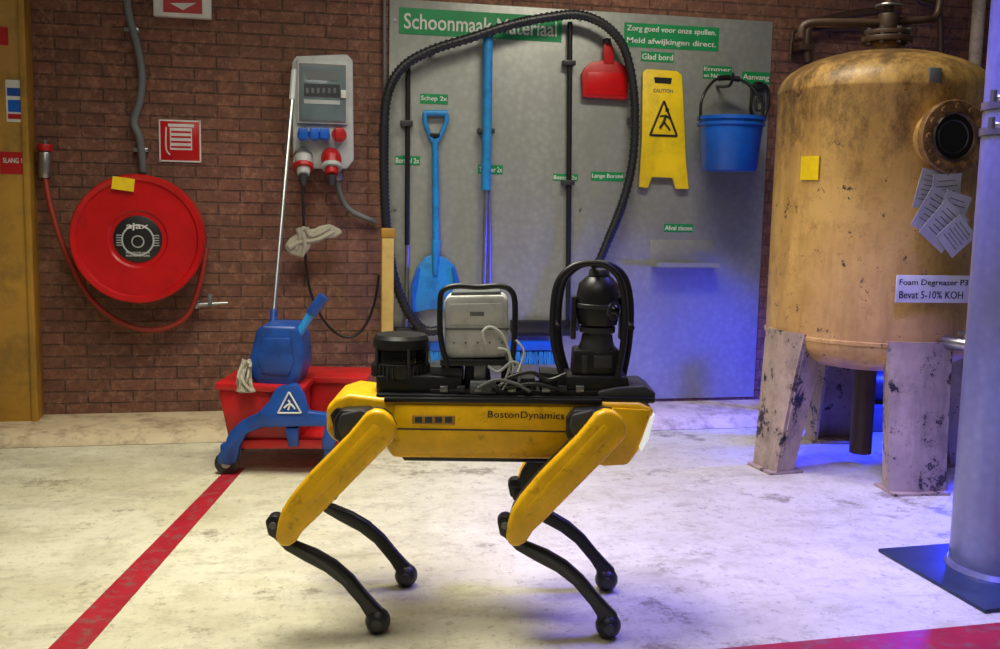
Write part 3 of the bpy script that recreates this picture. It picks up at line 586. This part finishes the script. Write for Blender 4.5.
g.add('camera_lens_ring',cyl(CW(lc2+.03,RD-.035,zc2-.005),CW(lc2+.042,RD-.05,zc2-.005),.026),blk2,.003); g.add('camera_lens',sph(CW(lc2+.04,RD-.045,zc2-.005),.018),lens)
g.add('camera_cap',cyl(CW(lc2,RD,zc2+.08),CW(lc2,RD,zc2+.108),.032,.027),blk2,.006)
g.add('camera_yoke',join(box(CW(lc2-.068,RD,zc2-.03),(.014,.05,.12),RZ),box(CW(lc2+.068,RD,zc2-.03),(.014,.05,.12),RZ)),blk,.004)
for i,(yy,ox) in enumerate(((-.065,-3),(.065,3))):
    dtube(g,'camera_hoop_%d'%i,[(566+ox,378,RD+yy),(557+ox,345,RD+yy),(556+ox,310,RD+yy),(561+ox,282,RD+yy),(575+ox,267,RD+yy),(592+ox,263,RD+yy),(610+ox,266,RD+yy),(623+ox,280,RD+yy),(628+ox,308,RD+yy),(626+ox,345,RD+yy),(620+ox,378,RD+yy)],.009,blk,RD)
l0,z0=LZ(592,264,RD); g.add('camera_hoop_bridge',cyl(CW(l0,RD-.065,z0),CW(l0,RD+.065,z0),.009),blk)
for i,(x,y) in enumerate(((556,325),(629,325))):
    l0,z0=LZ(x,y,RD); g.add('camera_hoop_side_%d'%i,cyl(CW(l0,RD-.065,z0),CW(l0,RD+.065,z0),.008),blk)
# ---------------------------------------------------------------- lights
def area(name,loc,tgt,sx,sy,e,c,spread=180):
    L=bpy.data.lights.new(name,'AREA'); L.shape='RECTANGLE'; L.size=sx; L.size_y=sy; L.energy=e; L.color=c; L.spread=math.radians(spread)
    o=bpy.data.objects.new(name,L); bpy.context.collection.objects.link(o); o.location=loc; o.rotation_euler=(Vector(tgt)-Vector(loc)).to_track_quat('-Z','Y').to_euler(); return o
area('ceiling_light',CW(-.75,3.1,3.1),CW(-.55,3.1,0),1.6,1.1,60,(1,.95,.8),120)
area('ceiling_light.001',CW(.7,4.1,3.1),CW(.8,4.9,.5),1.1,.3,24,(1,.93,.76),140)
area('ceiling_light.002',CW(-.3,1.2,3.1),CW(-.1,3.0,.6),1.8,.8,21,(1,.95,.82))
def spot(name,loc,tgt,e,c,ang,bl=.8,r=.08):
    L=bpy.data.lights.new(name,'SPOT'); L.energy=e; L.color=c; L.spot_size=math.radians(ang); L.spot_blend=bl; L.shadow_soft_size=r
    o=bpy.data.objects.new(name,L); bpy.context.collection.objects.link(o); o.location=loc; o.rotation_euler=(Vector(tgt)-Vector(loc)).to_track_quat('-Z','Y').to_euler()
spot('blue_beacon',CW(1.25,3.2,2.1),CW(1.15,3.4,0),340,(.14,.11,1),92,1,.25)
spot('blue_beacon.001',CW(2.45,5.05,.75),CW(1.8,4.8,.0),260,(.015,.03,1),140,.5)
spot('blue_beacon.002',CW(1.1,4.8,.55),CW(.9,5.25,.15),18,(.07,.1,1),96,1)
spot('blue_beacon.003',CW(.85,2.1,1.3),CW(1.5,3.25,.3),110,(.12,.12,1),38,1,.04)
w=bpy.data.worlds.new('world'); bpy.context.scene.world=w; w.use_nodes=True; w.node_tree.nodes['Background'].inputs[0].default_value=(.85,.85,.8,1); w.node_tree.nodes['Background'].inputs[1].default_value=.09
bpy.context.scene.view_settings.view_transform='Standard'
bpy.context.scene.view_settings.look='None'
# ---------------------------------------------------------------- camera
cam=bpy.data.cameras.new('camera'); co=bpy.data.objects.new('camera',cam); bpy.context.collection.objects.link(co)
co.matrix_world=Matrix.Translation(C0)@RC.to_4x4(); cam.sensor_width=36; cam.lens=FPX*36/1000; cam.clip_start=.05
bpy.context.scene.camera=co
